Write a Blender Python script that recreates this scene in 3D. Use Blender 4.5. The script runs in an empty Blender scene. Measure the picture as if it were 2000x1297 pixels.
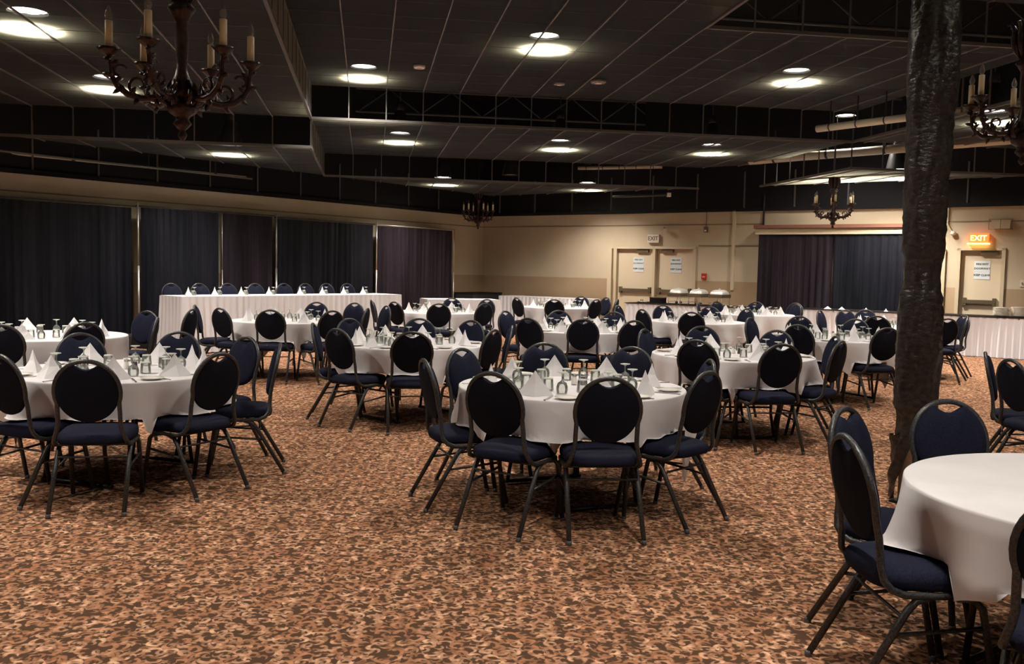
import bpy, math, random
from mathutils import Vector, Matrix
R = math.radians
scene = bpy.context.scene
col = scene.collection
random.seed(4)

# ------------------------------------------------------------------ camera
CAMZ = 1.537
PITCH, ROLL = 0.0705, 0.0199
cam_data = bpy.data.cameras.new('camera')
cam_data.sensor_width = 36.0
cam_data.lens = 1786.0 / 2000.0 * 36.0
cam_data.clip_end = 200
cam = bpy.data.objects.new('camera', cam_data)
col.objects.link(cam)
cp, sp = math.cos(PITCH), math.sin(PITCH)
fwd = Vector((0, cp, -sp)); up0 = Vector((0, sp, cp)); rt0 = Vector((1, 0, 0))
cr, sr = math.cos(ROLL), math.sin(ROLL)
rt = rt0 * cr + up0 * sr
up = up0 * cr - rt0 * sr
M = Matrix((rt, up, -fwd)).transposed().to_4x4()
M.translation = Vector((0, 0, CAMZ))
cam.matrix_world = M
scene.camera = cam

# ------------------------------------------------------------------ world, exposure
w = bpy.data.worlds.new('world'); scene.world = w
w.use_nodes = True
w.node_tree.nodes['Background'].inputs[0].default_value = (0.10, 0.09, 0.08, 1)
w.node_tree.nodes['Background'].inputs[1].default_value = 0.2
scene.view_settings.view_transform = 'Standard'
scene.view_settings.look = 'None'
scene.view_settings.gamma = 1.0
scene.view_settings.use_curve_mapping = False
scene.view_settings.exposure = 0.0
LAMP_W = 335.0          # watts of every pendant lamp
LAMP_COL = (1.0, 0.905, 0.81)

# ------------------------------------------------------------------ plan frames
COR = Vector((-0.893, 26.37))                    # the corner of the left and the back wall
AL = R(35.68)
IN = Vector((-math.sin(AL), -math.cos(AL)))      # along the left wall, back towards the camera
DB = Vector((math.cos(AL), -math.sin(AL)))       # along the back wall, to the right
def W(s, t, z=0.0):
    p = COR + DB * s + IN * t
    return Vector((p.x, p.y, z))
GA = R(-9.06)                                    # the ceiling grid runs at 45 degrees to the walls
GU = Vector((math.cos(GA), -math.sin(GA)))
GV = Vector((math.sin(GA), math.cos(GA)))
def G(u, v, z=0.0):
    p = GU * u + GV * v
    return Vector((p.x, p.y, z))
ROOM_S, ROOM_T = 24.0, 30.0

# ------------------------------------------------------------------ materials
def mat(name, rgb, rough=0.6, metal=0.0, **k):
    m = bpy.data.materials.new(name); m.use_nodes = True
    b = m.node_tree.nodes['Principled BSDF']
    b.inputs['Base Color'].default_value = (*rgb, 1)
    b.inputs['Roughness'].default_value = rough
    b.inputs['Metallic'].default_value = metal
    for key, v in k.items():
        b.inputs[key.replace('_', ' ')].default_value = v
    return m
def nodes(m): return m.node_tree.nodes, m.node_tree.links
def N(nt, t, **k):
    n = nt.nodes.new(t)
    for a, v in k.items(): setattr(n, a, v)
    return n
def noise_tint(m, a, b_, scale, detail=3, obj=True, lo=.35, hi=.65, bump=0, stretch=None):
    nt = m.node_tree; bs = nt.nodes['Principled BSDF']
    tc = N(nt, 'ShaderNodeTexCoord'); mp = N(nt, 'ShaderNodeMapping')
    if stretch: mp.inputs['Scale'].default_value = stretch
    no = N(nt, 'ShaderNodeTexNoise'); no.inputs['Scale'].default_value = scale; no.inputs['Detail'].default_value = detail
    rp = N(nt, 'ShaderNodeValToRGB'); rp.color_ramp.elements[0].position = lo; rp.color_ramp.elements[1].position = hi
    rp.color_ramp.elements[0].color = (*a, 1); rp.color_ramp.elements[1].color = (*b_, 1)
    nt.links.new(tc.outputs['Object'], mp.inputs[0]); nt.links.new(mp.outputs[0], no.inputs['Vector'])
    nt.links.new(no.outputs['Fac'], rp.inputs[0]); nt.links.new(rp.outputs[0], bs.inputs['Base Color'])
    if bump:
        bp = N(nt, 'ShaderNodeBump'); bp.inputs['Strength'].default_value = bump; bp.inputs['Distance'].default_value = .01
        nt.links.new(no.outputs['Fac'], bp.inputs['Height']); nt.links.new(bp.outputs[0], bs.inputs['Normal'])
    return m

def carpet_mat():
    m = mat('carpet', (.3, .17, .1), .95); nt = m.node_tree; bs = nt.nodes['Principled BSDF']
    L = nt.links
    def math_(op, a, b=None, clamp=False):
        n = N(nt, 'ShaderNodeMath', operation=op); n.use_clamp = clamp
        for k, v in ((0, a), (1, b)):
            if v is None: continue
            if isinstance(v, (int, float)): n.inputs[k].default_value = v
            else: L.new(v, n.inputs[k])
        return n.outputs[0]
    tc = N(nt, 'ShaderNodeTexCoord')
    n0 = N(nt, 'ShaderNodeTexNoise'); n0.inputs['Scale'].default_value = 9; n0.inputs['Detail'].default_value = 1
    L.new(tc.outputs['Object'], n0.inputs['Vector'])
    sub = N(nt, 'ShaderNodeVectorMath', operation='SUBTRACT'); sub.inputs[1].default_value = (.5, .5, .5)
    L.new(n0.outputs['Color'], sub.inputs[0])
    sc = N(nt, 'ShaderNodeVectorMath', operation='SCALE'); sc.inputs['Scale'].default_value = .035
    L.new(sub.outputs[0], sc.inputs[0])
    ad = N(nt, 'ShaderNodeVectorMath', operation='ADD')
    L.new(tc.outputs['Object'], ad.inputs[0]); L.new(sc.outputs[0], ad.inputs[1])
    def curls(scale, off, r_out, r_in, shift):
        """one curled leaf in every cell of a Voronoi pattern, each turned its own way"""
        mp = N(nt, 'ShaderNodeMapping'); mp.inputs['Location'].default_value = (off, off * .7, 0); mp.inputs['Scale'].default_value = (scale, scale, 0)
        L.new(ad.outputs[0], mp.inputs[0])
        vo = N(nt, 'ShaderNodeTexVoronoi'); vo.voronoi_dimensions = '2D'; vo.inputs['Scale'].default_value = 1; vo.inputs['Randomness'].default_value = .85
        L.new(mp.outputs[0], vo.inputs['Vector'])
        d = N(nt, 'ShaderNodeVectorMath', operation='SUBTRACT')
        L.new(mp.outputs[0], d.inputs[0]); L.new(vo.outputs['Position'], d.inputs[1])
        sp_ = N(nt, 'ShaderNodeSeparateColor'); L.new(vo.outputs['Color'], sp_.inputs[0])
        vr = N(nt, 'ShaderNodeVectorRotate'); vr.rotation_type = 'Z_AXIS'
        L.new(d.outputs[0], vr.inputs['Vector']); L.new(math_('MULTIPLY', sp_.outputs[0], 6.283), vr.inputs['Angle'])
        l1 = N(nt, 'ShaderNodeVectorMath', operation='LENGTH'); L.new(vr.outputs[0], l1.inputs[0])
        a2 = N(nt, 'ShaderNodeVectorMath', operation='SUBTRACT'); a2.inputs[1].default_value = (shift, shift * .35, 0)
        L.new(vr.outputs[0], a2.inputs[0])
        l2 = N(nt, 'ShaderNodeVectorMath', operation='LENGTH'); L.new(a2.outputs[0], l2.inputs[0])
        big = math_('MULTIPLY', math_('SUBTRACT', r_out, l1.outputs['Value']), 14, True)
        cut = math_('MULTIPLY', math_('SUBTRACT', l2.outputs['Value'], r_in), 14, True)
        a3 = N(nt, 'ShaderNodeVectorMath', operation='SUBTRACT'); a3.inputs[1].default_value = (shift * .7, -r_out * .55, 0)
        L.new(vr.outputs[0], a3.inputs[0])
        l3 = N(nt, 'ShaderNodeVectorMath', operation='LENGTH'); L.new(a3.outputs[0], l3.inputs[0])
        dot = math_('MULTIPLY', math_('SUBTRACT', r_out * .34, l3.outputs['Value']), 14, True)
        return math_('MAXIMUM', math_('MULTIPLY', big, cut), dot), sp_.outputs[1]
    c1, k1 = curls(15.0, 0.0, .50, .36, .22)
    c2, k2 = curls(21.0, 5.3, .47, .31, .20)
    c3, k3 = curls(11.5, 9.1, .44, .33, .15)
    mk = math_('MAXIMUM', math_('MAXIMUM', c1, math_('MULTIPLY', c2, .62)), math_('MULTIPLY', c3, .82))
    r4 = N(nt, 'ShaderNodeValToRGB'); e = r4.color_ramp.elements
    e[0].position = .2; e[0].color = (.47, .215, .115, 1); e[1].position = .8; e[1].color = (.80, .47, .29, 1)
    L.new(k1, r4.inputs[0])
    # soft shading inside each leaf so that the tips are palest
    r5 = N(nt, 'ShaderNodeMix', data_type='RGBA'); r5.inputs['A'].default_value = (.31, .145, .075, 1)
    n5 = N(nt, 'ShaderNodeTexNoise'); n5.inputs['Scale'].default_value = 26; n5.inputs['Detail'].default_value = 1
    L.new(tc.outputs['Object'], n5.inputs['Vector'])
    L.new(math_('MULTIPLY', math_('SUBTRACT', n5.outputs['Fac'], .33), 3.2, True), r5.inputs['Factor']); L.new(r4.outputs[0], r5.inputs['B'])
    m2 = N(nt, 'ShaderNodeMix', data_type='RGBA')
    m2.inputs['A'].default_value = (.085, .045, .026, 1)
    L.new(mk, m2.inputs['Factor']); L.new(r5.outputs['Result'], m2.inputs['B'])
    L.new(m2.outputs['Result'], bs.inputs['Base Color'])
    bs.inputs['Specular IOR Level'].default_value = .1
    return m

def scrim_mat():
    m = bpy.data.materials.new('black_ceiling_scrim'); m.use_nodes = True
    nt = m.node_tree; nt.nodes.clear(); L = nt.links
    out = N(nt, 'ShaderNodeOutputMaterial')
    tr = N(nt, 'ShaderNodeBsdfTransparent')
    df = N(nt, 'ShaderNodeBsdfDiffuse'); df.inputs[0].default_value = (.028, .026, .024, 1)
    tl = N(nt, 'ShaderNodeBsdfTranslucent'); tl.inputs[0].default_value = (.36, .35, .26, 1)
    tc = N(nt, 'ShaderNodeTexCoord'); no = N(nt, 'ShaderNodeTexNoise'); no.inputs['Scale'].default_value = 2.0
    L.new(tc.outputs['Object'], no.inputs['Vector'])
    rp = N(nt, 'ShaderNodeValToRGB'); rp.color_ramp.elements[0].color = (.036, .040, .048, 1); rp.color_ramp.elements[1].color = (.060, .066, .079, 1)
    L.new(no.outputs['Fac'], rp.inputs[0]); L.new(rp.outputs[0], df.inputs[0])
    a = N(nt, 'ShaderNodeAddShader'); L.new(df.outputs[0], a.inputs[0]); L.new(tl.outputs[0], a.inputs[1])
    mx = N(nt, 'ShaderNodeMixShader'); mx.inputs[0].default_value = .74
    L.new(tr.outputs[0], mx.inputs[1]); L.new(a.outputs[0], mx.inputs[2]); L.new(mx.outputs[0], out.inputs[0])
    return m

def glass_mat(name='clear_glass', white=.10):
    m = bpy.data.materials.new(name); m.use_nodes = True
    nt = m.node_tree; nt.nodes.clear(); L = nt.links
    out = N(nt, 'ShaderNodeOutputMaterial')
    tr = N(nt, 'ShaderNodeBsdfTransparent'); tr.inputs[0].default_value = (.93, .95, .93, 1)
    gl = N(nt, 'ShaderNodeBsdfGlossy'); gl.inputs['Roughness'].default_value = .06
    df = N(nt, 'ShaderNodeBsdfDiffuse'); df.inputs[0].default_value = (.85, .87, .8, 1)
    lw = N(nt, 'ShaderNodeLayerWeight'); lw.inputs[0].default_value = .45
    m1 = N(nt, 'ShaderNodeMixShader'); L.new(lw.outputs['Fresnel'], m1.inputs[0]); L.new(tr.outputs[0], m1.inputs[1]); L.new(gl.outputs[0], m1.inputs[2])
    m2 = N(nt, 'ShaderNodeMixShader'); m2.inputs[0].default_value = white; L.new(m1.outputs[0], m2.inputs[1]); L.new(df.outputs[0], m2.inputs[2])  # white diffuse stands in for lamp reflections on the glass
    L.new(m2.outputs[0], out.inputs[0])
    return m

def emit_mat(name, rgb, s):
    m = bpy.data.materials.new(name); m.use_nodes = True
    b = m.node_tree.nodes['Principled BSDF']
    b.inputs['Base Color'].default_value = (*rgb, 1)
    b.inputs['Emission Color'].default_value = (*rgb, 1); b.inputs['Emission Strength'].default_value = s
    return m

MT = {
 'carpet': carpet_mat(), 'scrim': scrim_mat(), 'glass': glass_mat(), 'glassfoot': glass_mat('glint_white_glass', .6),  # glass feet carry extra white in place of lamp glints
 'cream': noise_tint(mat('cream_wall_paint', (.5, .42, .3), .75), (.46, .385, .27), (.56, .475, .345), .6, 4),
 'tan': noise_tint(mat('tan_wall_paint', (.4, .28, .17), .75), (.36, .25, .15), (.42, .30, .185), .7, 4),
 'door': mat('cream_door_paint', (.60, .51, .37), .5),
 'frame_paint': mat('cream_frame_paint', (.54, .46, .32), .5),
 'joint': mat('wall_joint', (.22, .17, .11), .8),
 'blackwall': mat('black_upper_wall', (.012, .012, .014), .9),
 'plenum': mat('black_plenum', (.008, .008, .009), .95),
 'bar': mat('dark_grey_ceiling_bar', (.15, .145, .14), .6),
 'thinbar': mat('faint_ceiling_bar', (.085, .083, .082), .8),
 'lip': mat('grey_step_edge', (.10, .097, .092), .7),
 'drape': noise_tint(mat('black_drape', (.012, .012, .016), .55, 0), (.004, .0046, .0078), (.0125, .013, .019), 3, 3, stretch=(1, 1, .1)),
 'drape_plum': noise_tint(mat('plum_black_drape', (.022, .015, .022), .5, 0), (.010, .0075, .0105), (.026, .019, .027), 3, 3, stretch=(1, 1, .1)),
 'chrome': mat('brushed_steel_pole', (.62, .60, .56), .35, .8),
 'cloth': noise_tint(mat('white_table_linen', (.78, .74, .72), .85, 0, Sheen_Weight=.1), (.66, .64, .65), (.72, .70, .71), 4, 4),
 'napkin': mat('white_napkin_linen', (.81, .79, .80), .8),
 'skirt': noise_tint(mat('white_satin_skirt', (.75, .72, .72), .55), (.66, .67, .71), (.77, .77, .81), 2, 3, stretch=(1, 1, .2)),
 'blackcloth': mat('black_table_cover', (.012, .011, .012), .7),
 'china': mat('white_china', (.82, .79, .72), .25),
 'steel': mat('stainless_cutlery', (.45, .44, .43), .25, .9),
 'navy': noise_tint(mat('navy_upholstery', (.008, .010, .03), .85), (.0072, .0082, .0195), (.0142, .0163, .034), 160, 2),
 'backpanel': mat('black_back_fabric', (.006, .007, .013), .85),
 'metal': noise_tint(mat('charcoal_hammered_steel', (.07, .068, .068), .38, .55), (.035, .036, .038), (.075, .077, .08), 120, 2, bump=.2),
 'glide': mat('grey_plastic_glide', (.10, .10, .10), .6),
 'tabletop': mat('brown_laminate_tabletop', (.10, .06, .035), .5),
 'tableleg': mat('black_folding_leg_steel', (.015, .013, .013), .45, .4),
 'bronze': noise_tint(mat('dark_bronze_red', (.03, .012, .010), .35, .3), (.014, .006, .005), (.05, .02, .015), 30, 3, bump=.4),
 'candle': mat('cream_candle_sleeve', (.92, .80, .52), .5),
 'shade': mat('dark_bell_shade', (.04, .04, .04), .5, .5),
 'wrap': noise_tint(mat('black_plastic_wrap', (.03, .022, .02), .3, 0), (.011, .009, .009), (.038, .029, .026), 22, 6, bump=1.0, stretch=(1, 1, 1.6)),
 'post': mat('cream_post_paint', (.5, .47, .38), .6),
 'wood': mat('red_brown_board', (.17, .07, .045), .6),
 'red': mat('red_alarm_plastic', (.45, .03, .02), .4),
 'paper': mat('white_sign_paper', (.62, .68, .70), .8),
 'ink': mat('dark_sign_ink', (.02, .03, .04), .8),
 'signgrey': mat('grey_exit_sign_case', (.62, .56, .47), .6),
 'signletter': mat('dark_unlit_letters', (.16, .09, .07), .7),
 'exitred': emit_mat('glowing_red_exit_case', (1.0, .16, .03), 1.6),
 'exitletter': emit_mat('glowing_exit_letters', (1.0, .55, .16), 5.0),
 'silver': mat('polished_chafing_steel', (.8, .78, .72), .4, .6),
 'lampwhite': emit_mat('glowing_lamp_reflector', (1.0, .93, .80), 26.0),
 'whiteplastic': mat('white_plastic', (.75, .72, .72), .5),
 'discgrey': mat('grey_plastic_disc', (.22, .21, .21), .6),
 'streak_pipe': mat('cream_pipe_and_streak', (.62, .58, .47), .6),
 'brass': mat('dull_bar_metal', (.17, .14, .09), .4, .6),
 'riser': mat('dark_stage_riser', (.03, .028, .028), .8),
 'pepper': mat('dark_pepper', (.05, .04, .035), .6),
}

for k_ in ('drape', 'drape_plum', 'navy', 'backpanel', 'blackwall', 'plenum', 'blackcloth', 'riser', 'cloth', 'napkin'):
    MT[k_].node_tree.nodes['Principled BSDF'].inputs['Specular IOR Level'].default_value = .08
# ------------------------------------------------------------------ mesh builder
class MB:
    def __init__(s): s.v = []; s.f = []; s.sm = []
    def add(s, vs, fs, smooth=False):
        o = len(s.v); s.v += [tuple(x) for x in vs]; s.f += [tuple(i + o for i in f) for f in fs]; s.sm += [smooth] * len(fs)
        return s
    def box(s, c, d, rz=0.0, mtx=None):
        x, y, z = (k / 2 for k in d); ca, sa = math.cos(rz), math.sin(rz)
        vs = []
        for i in (-1, 1):
            for j in (-1, 1):
                for k in (-1, 1):
                    p = Vector((i * x, j * y, k * z))
                    if mtx: p = mtx @ p
                    p = Vector((p.x * ca - p.y * sa, p.x * sa + p.y * ca, p.z))
                    vs.append(p + Vector(c))
        return s.add(vs, [(0, 1, 3, 2), (4, 6, 7, 5), (0, 4, 5, 1), (2, 3, 7, 6), (0, 2, 6, 4), (1, 5, 7, 3)])
    def tube(s, pts, r, n=8, closed=False, caps=True):
        pts = [Vector(p) for p in pts]; m = len(pts); rs = r if isinstance(r, (list, tuple)) else [r] * m
        vs = []; prev = None
        for i, p in enumerate(pts):
            if closed: t = pts[(i + 1) % m] - pts[i - 1]
            else: t = pts[min(i + 1, m - 1)] - pts[max(i - 1, 0)]
            t.normalize()
            if prev is None:
                a = Vector((0, 0, 1)) if abs(t.z) < .9 else Vector((1, 0, 0))
                x = t.cross(a).normalized()
            else:
                x = (prev - t * prev.dot(t)).normalized()
            prev = x; y = t.cross(x)
            for k in range(n):
                an = 2 * math.pi * k / n
                vs.append(p + (x * math.cos(an) + y * math.sin(an)) * rs[i])
        fs = []
        for i in range(m if closed else m - 1):
            j = (i + 1) % m
            for k in range(n):
                l = (k + 1) % n
                fs.append((i * n + k, i * n + l, j * n + l, j * n + k))
        s.add(vs, fs, True)
        if caps and not closed:
            o = len(s.v) - m * n
            s.f.append(tuple(o + k for k in range(n))[::-1]); s.sm.append(False)
            s.f.append(tuple(o + (m - 1) * n + k for k in range(n))); s.sm.append(False)
        return s
    def lathe(s, prof, n=20, c=(0, 0, 0), smooth=True, ribs=None):
        vs = []
        for (r, z) in prof:
            for k in range(n):
                a = 2 * math.pi * k / n
                rr = r * (1 + (ribs[1] * math.cos(ribs[0] * a) if ribs else 0))
                vs.append((c[0] + rr * math.cos(a), c[1] + rr * math.sin(a), c[2] + z))
        fs = []
        for i in range(len(prof) - 1):
            for k in range(n):
                l = (k + 1) % n
                fs.append((i * n + k, i * n + l, (i + 1) * n + l, (i + 1) * n + k))
        s.add(vs, fs, smooth)
        o = len(s.v) - len(vs)
        if prof[0][0] > 1e-4: s.f.append(tuple(o + k for k in range(n))[::-1]); s.sm.append(False)
        if prof[-1][0] > 1e-4: s.f.append(tuple(o + (len(prof) - 1) * n + k for k in range(n))); s.sm.append(False)
        return s
    def open_lathe(s, prof, n=20, c=(0, 0, 0)):
        vs = [(c[0] + r * math.cos(2 * math.pi * k / n), c[1] + r * math.sin(2 * math.pi * k / n), c[2] + z) for r, z in prof for k in range(n)]
        fs = [(i * n + k, i * n + (k + 1) % n, (i + 1) * n + (k + 1) % n, (i + 1) * n + k) for i in range(len(prof) - 1) for k in range(n)]
        return s.add(vs, fs, True)
    def grid(s, rows, smooth=True, wrap=False):
        m = len(rows[0]); vs = [p for r in rows for p in r]; fs = []
        for i in range(len(rows) - 1):
            for k in range(m if wrap else m - 1):
                l = (k + 1) % m
                fs.append((i * m + k, i * m + l, (i + 1) * m + l, (i + 1) * m + k))
        return s.add(vs, fs, smooth)
    def prism(s, poly, z0, z1):
        n = len(poly); vs = [(p[0], p[1], z0) for p in poly] + [(p[0], p[1], z1) for p in poly]
        fs = [tuple(range(n))[::-1], tuple(range(n, 2 * n))] + [(i, (i + 1) % n, n + (i + 1) % n, n + i) for i in range(n)]
        return s.add(vs, fs)
    def mesh(s, name, m):
        me = bpy.data.meshes.new(name); me.from_pydata(s.v, [], s.f)
        me.polygons.foreach_set('use_smooth', s.sm); me.materials.append(m); me.update()
        return me
    def build(s, name, m, parent=None, loc=None, rz=None):
        o = bpy.data.objects.new(name, s.mesh(name, m)); col.objects.link(o)
        if parent: o.parent = parent
        if loc: o.location = loc
        if rz is not None: o.rotation_euler = (0, 0, rz)
        return o
def tag(o, label=None, cat=None, group=None, kind=None):
    if label: o['label'] = label
    if cat: o['category'] = cat
    if group: o['group'] = group
    if kind: o['kind'] = kind
    return o
def thing(name, label, cat, loc=(0, 0, 0), rz=0.0, group=None):
    o = bpy.data.objects.new(name, None); col.objects.link(o)
    o.empty_display_size = .1
    o.location = loc; o.rotation_euler = (0, 0, rz)
    return tag(o, label, cat, group)
def struct(name, mb, m, parent=None):
    o = mb.build(name, m, parent)
    if not parent: o['kind'] = 'structure'
    return o
KIDS = {}
def copy_tree(o, parent=None):
    c = o.copy(); col.objects.link(c)
    if parent:
        c.parent = parent
    for ch in KIDS_OF(o): copy_tree(ch, c)
    return c
def KIDS_OF(o):
    if o.name not in KIDS: KIDS[o.name] = list(o.children)
    return KIDS[o.name]

# ------------------------------------------------------------------ room shell
def wall_quad(mb, a, b, z0, z1, th, nrm):
    # a, b plan points; the wall body lies on the far side (along -nrm)
    p = [Vector((a.x, a.y)), Vector((b.x, b.y)), Vector((b.x, b.y)) - nrm * th, Vector((a.x, a.y)) - nrm * th]
    mb.prism(p, z0, z1)
ZT, ZJ, ZB, ZTOP = 2.99, 2.67, 1.30, 6.2
def full_wall(side, a, b, nrm):
    mb = MB(); wall_quad(mb, a, b, ZB, ZT, .2, nrm); o = struct('wall_' + side, mb, MT['cream'])
    m2 = MB(); wall_quad(m2, a, b, 0, ZB, .2, nrm); m2.build('dado', MT['tan'], o)
    m3 = MB(); wall_quad(m3, a, b, ZT, ZTOP, .2, nrm); m3.build('upper_wall', MT['blackwall'], o)
    m4 = MB(); wall_quad(m4, a + nrm * .012, b + nrm * .012, ZJ - .012, ZJ + .012, .012, nrm); m4.build('joint_strip', MT['joint'], o)
    m5 = MB(); wall_quad(m5, a + nrm * .06, b + nrm * .06, ZT - .02, ZT + .06, .06, nrm); m5.build('ledge', MT['blackwall'], o)
    return o
BN = IN; LN = DB
# floor and plenum roof
c4 = [W(-.2, -.2), W(ROOM_S + .2, -.2), W(ROOM_S + .2, ROOM_T + .2), W(-.2, ROOM_T + .2)]
struct('floor', MB().prism(c4[::-1], -.1, 0), MT['carpet'])
struct('ceiling', MB().prism(c4[::-1], ZTOP, ZTOP + .1), MT['plenum'])
def V2(p): return Vector((p.x, p.y))
full_wall('left', V2(W(0, 0)), V2(W(0, ROOM_T)), LN)
full_wall('right', V2(W(ROOM_S, 0)), V2(W(ROOM_S, ROOM_T)), -DB)
full_wall('front', V2(W(0, ROOM_T)), V2(W(ROOM_S, ROOM_T)), -IN)
# back wall, built in bays round the door openings
D1, D2, D3, D4 = 4.34, 6.62, 12.46, 13.36         # door openings along the back wall
HD = 2.12
wb = MB()
wall_quad(wb, V2(W(0, 0)), V2(W(D1, 0)), ZB, ZT, .2, BN)
wall_quad(wb, V2(W(D2, 0)), V2(W(D3, 0)), ZB, ZT, .2, BN)
wall_quad(wb, V2(W(D4, 0)), V2(W(ROOM_S, 0)), ZB, ZT, .2, BN)
for a, b in ((D1, D2), (D3, D4)): wall_quad(wb, V2(W(a, 0)), V2(W(b, 0)), HD, ZT, .2, BN)
WB = struct('wall_back', wb, MT['cream'])
wd = MB()
for a, b in ((0, D1), (D2, D3), (D4, ROOM_S)): wall_quad(wd, V2(W(a, 0)), V2(W(b, 0)), 0, ZB, .2, BN)
wd.build('dado', MT['tan'], WB)
wu = MB(); wall_quad(wu, V2(W(0, 0)), V2(W(ROOM_S, 0)), ZT, ZTOP, .2, BN); wu.build('upper_wall', MT['blackwall'], WB)
wj = MB(); wall_quad(wj, V2(W(0, .012)), V2(W(8.3, .012)), ZJ - .012, ZJ + .012, .012, BN)
wall_quad(wj, V2(W(11.5, .012)), V2(W(ROOM_S, .012)), ZJ - .01, ZJ + .01, .012, BN)
wall_quad(wj, V2(W(D2 + .05, .014)), V2(W(8.2, .014)), 2.14, 2.17, .014, BN)
wj.build('joint_strip', MT['joint'], WB)
wl = MB(); wall_quad(wl, V2(W(0, .06)), V2(W(ROOM_S, .06)), ZT - .02, ZT + .06, .06, BN); wl.build('ledge', MT['blackwall'], WB)

# bar helper in wall coordinates (box with axes along the back wall)
RZ = math.atan2(DB.y, DB.x)
def wbox(mb, s, t, z, ds, dt, dz):
    p = W(s, t, z); mb.box(p, (ds, dt, dz), RZ); return mb

def make_door(idx, a, b, hinge_left, signs=True):
    """one leaf filling a..b, recessed in the wall"""
    c = (a + b) / 2
    o = struct('door_%d' % idx, wbox(MB(), c, -.10, 1.045, b - a - .012, .045, 2.07), MT['door'])
    ls = a + .06 if not hinge_left else b - .06
    hb = MB(); wbox(hb, c, -.03, 1.02, (b - a) * .80, .05, .075); hb.build('panic_bar', MT['brass'], o)
    e = MB()
    for s_ in (a + .10, b - .10): wbox(e, s_, -.045, 1.02, .07, .07, .16)
    e.build('latch_box', MT['brass'], o)
    cl = MB(); wbox(cl, (a * .3 + b * .7) if hinge_left else (a * .7 + b * .3), -.04, 2.02, .32, .07, .07); cl.build('door_closer', MT['brass'], o)
    return o
DM = 5.48
door_a = make_door(1, D1 + .07, DM - .035, True)
door_b = make_door(2, DM + .035, D2 - .07, False)
door_c = make_door(3, D3 + .07, D4 - .07, True)
fr = MB()
for s_ in (D1 + .035, D2 - .035, DM): wbox(fr, s_, -.06, HD / 2, .07, .19, HD)
wbox(fr, (D1 + D2) / 2, -.06, HD - .02, D2 - D1, .19, .05)
struct('trim_1', fr, MT['frame_paint'])
fr = MB()
for s_ in (D3 + .035, D4 - .035): wbox(fr, s_, -.06, HD / 2, .07, .19, HD)
wbox(fr, (D3 + D4) / 2, -.06, HD - .02, D4 - D3, .19, .05)
struct('trim_2', fr, MT['frame_paint'])
# cream post beside the double door and wall conduits
p = MB(); wbox(p, D1 - .1, .05, 1.04, .12, .10, 2.08); struct('trim_3', p, MT['frame_paint'])
p = MB(); wbox(p, 7.58, .03, 2.05, .07, .06, 1.9); struct('trim_4', p, MT['frame_paint'])
p = MB(); wbox(p, 12.2, .03, 1.05, .1, .06, 2.1); struct('trim_5', p, MT['frame_paint'])
# baseboards
p = MB(); wall_quad(p, V2(W(0, .02)), V2(W(D1, .02)), 0, .1, .02, BN); wall_quad(p, V2(W(D4, .02)), V2(W(ROOM_S, .02)), 0, .1, .02, BN); wall_quad(p, V2(W(D2, .02)), V2(W(D3, .02)), 0, .1, .02, BN); struct('baseboard_back', p, MT['blackwall'])
p = MB(); wall_quad(p, V2(W(.02, 0)), V2(W(.02, ROOM_T)), 0, .1, .02, LN); struct('baseboard_left', p, MT['blackwall'])

# ------------------------------------------------------------------ text
def text_mesh(body, size, m, mtx, name, parent, ext=.0015):
    cu = bpy.data.curves.new('letters', 'FONT'); cu.body = body; cu.size = size
    cu.align_x = 'CENTER'; cu.align_y = 'CENTER'; cu.extrude = ext; cu.offset = size * .02; cu.resolution_u = 2
    t = bpy.data.objects.new('letters_source', cu); col.objects.link(t)
    bpy.context.view_layer.update()
    dg = bpy.context.evaluated_depsgraph_get()
    me = bpy.data.meshes.new_from_object(t.evaluated_get(dg))
    bpy.data.objects.remove(t); bpy.data.curves.remove(cu)
    me.transform(mtx); me.materials.clear(); me.materials.append(m)
    o = bpy.data.objects.new(name, me); col.objects.link(o)
    if parent: o.parent = parent
    return o
def wall_text(body, size, m, s, t, z, name, parent, ext=.0015):
    # readable from inside the room: x along the back wall, y up
    X = Vector((DB.x, DB.y, 0)); Z = Vector((0, 0, 1)); Nn = X.cross(Z)
    mt = Matrix((X, Z, Nn)).transposed().to_4x4(); mt.translation = W(s, t, z)
    return text_mesh(body, size, m, mt, name, parent, ext)
def door_sign(s, t, z, label):
    o = thing('door_sign', label, 'sign', W(s, t, z), 0, 'paper signs on the exit doors')
    a = MB().box((0, 0, .09), (.30, .004, .22), RZ).build('sign_sheet', MT['paper'], o)
    b = MB().box((0, 0, -.10), (.30, .004, .15), RZ).build('sign_sheet', MT['paper'], o)
    for body, dz in (('FIRE EXIT', .135), ('DOORWAY', .045), ('KEEP CLEAR', -.09)):
        X = Vector((DB.x, DB.y, 0)); Z = Vector((0, 0, 1)); Nn = X.cross(Z)
        mt = Matrix((X, Z, Nn)).transposed().to_4x4(); mt.translation = Nn * .0035 + Z * dz
        text_mesh(body, .056, MT['ink'], mt, 'sign_lettering', o, .001)
    return o
door_sign(5.0, -.072, 1.66, 'paper fire exit keep clear sign on the left leaf of the double door')
door_sign(6.05, -.072, 1.66, 'paper fire exit keep clear sign on the right leaf of the double door')
door_sign(12.93, -.072, 1.66, 'paper fire exit keep clear sign on the single door right of the wrapped column')

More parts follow.
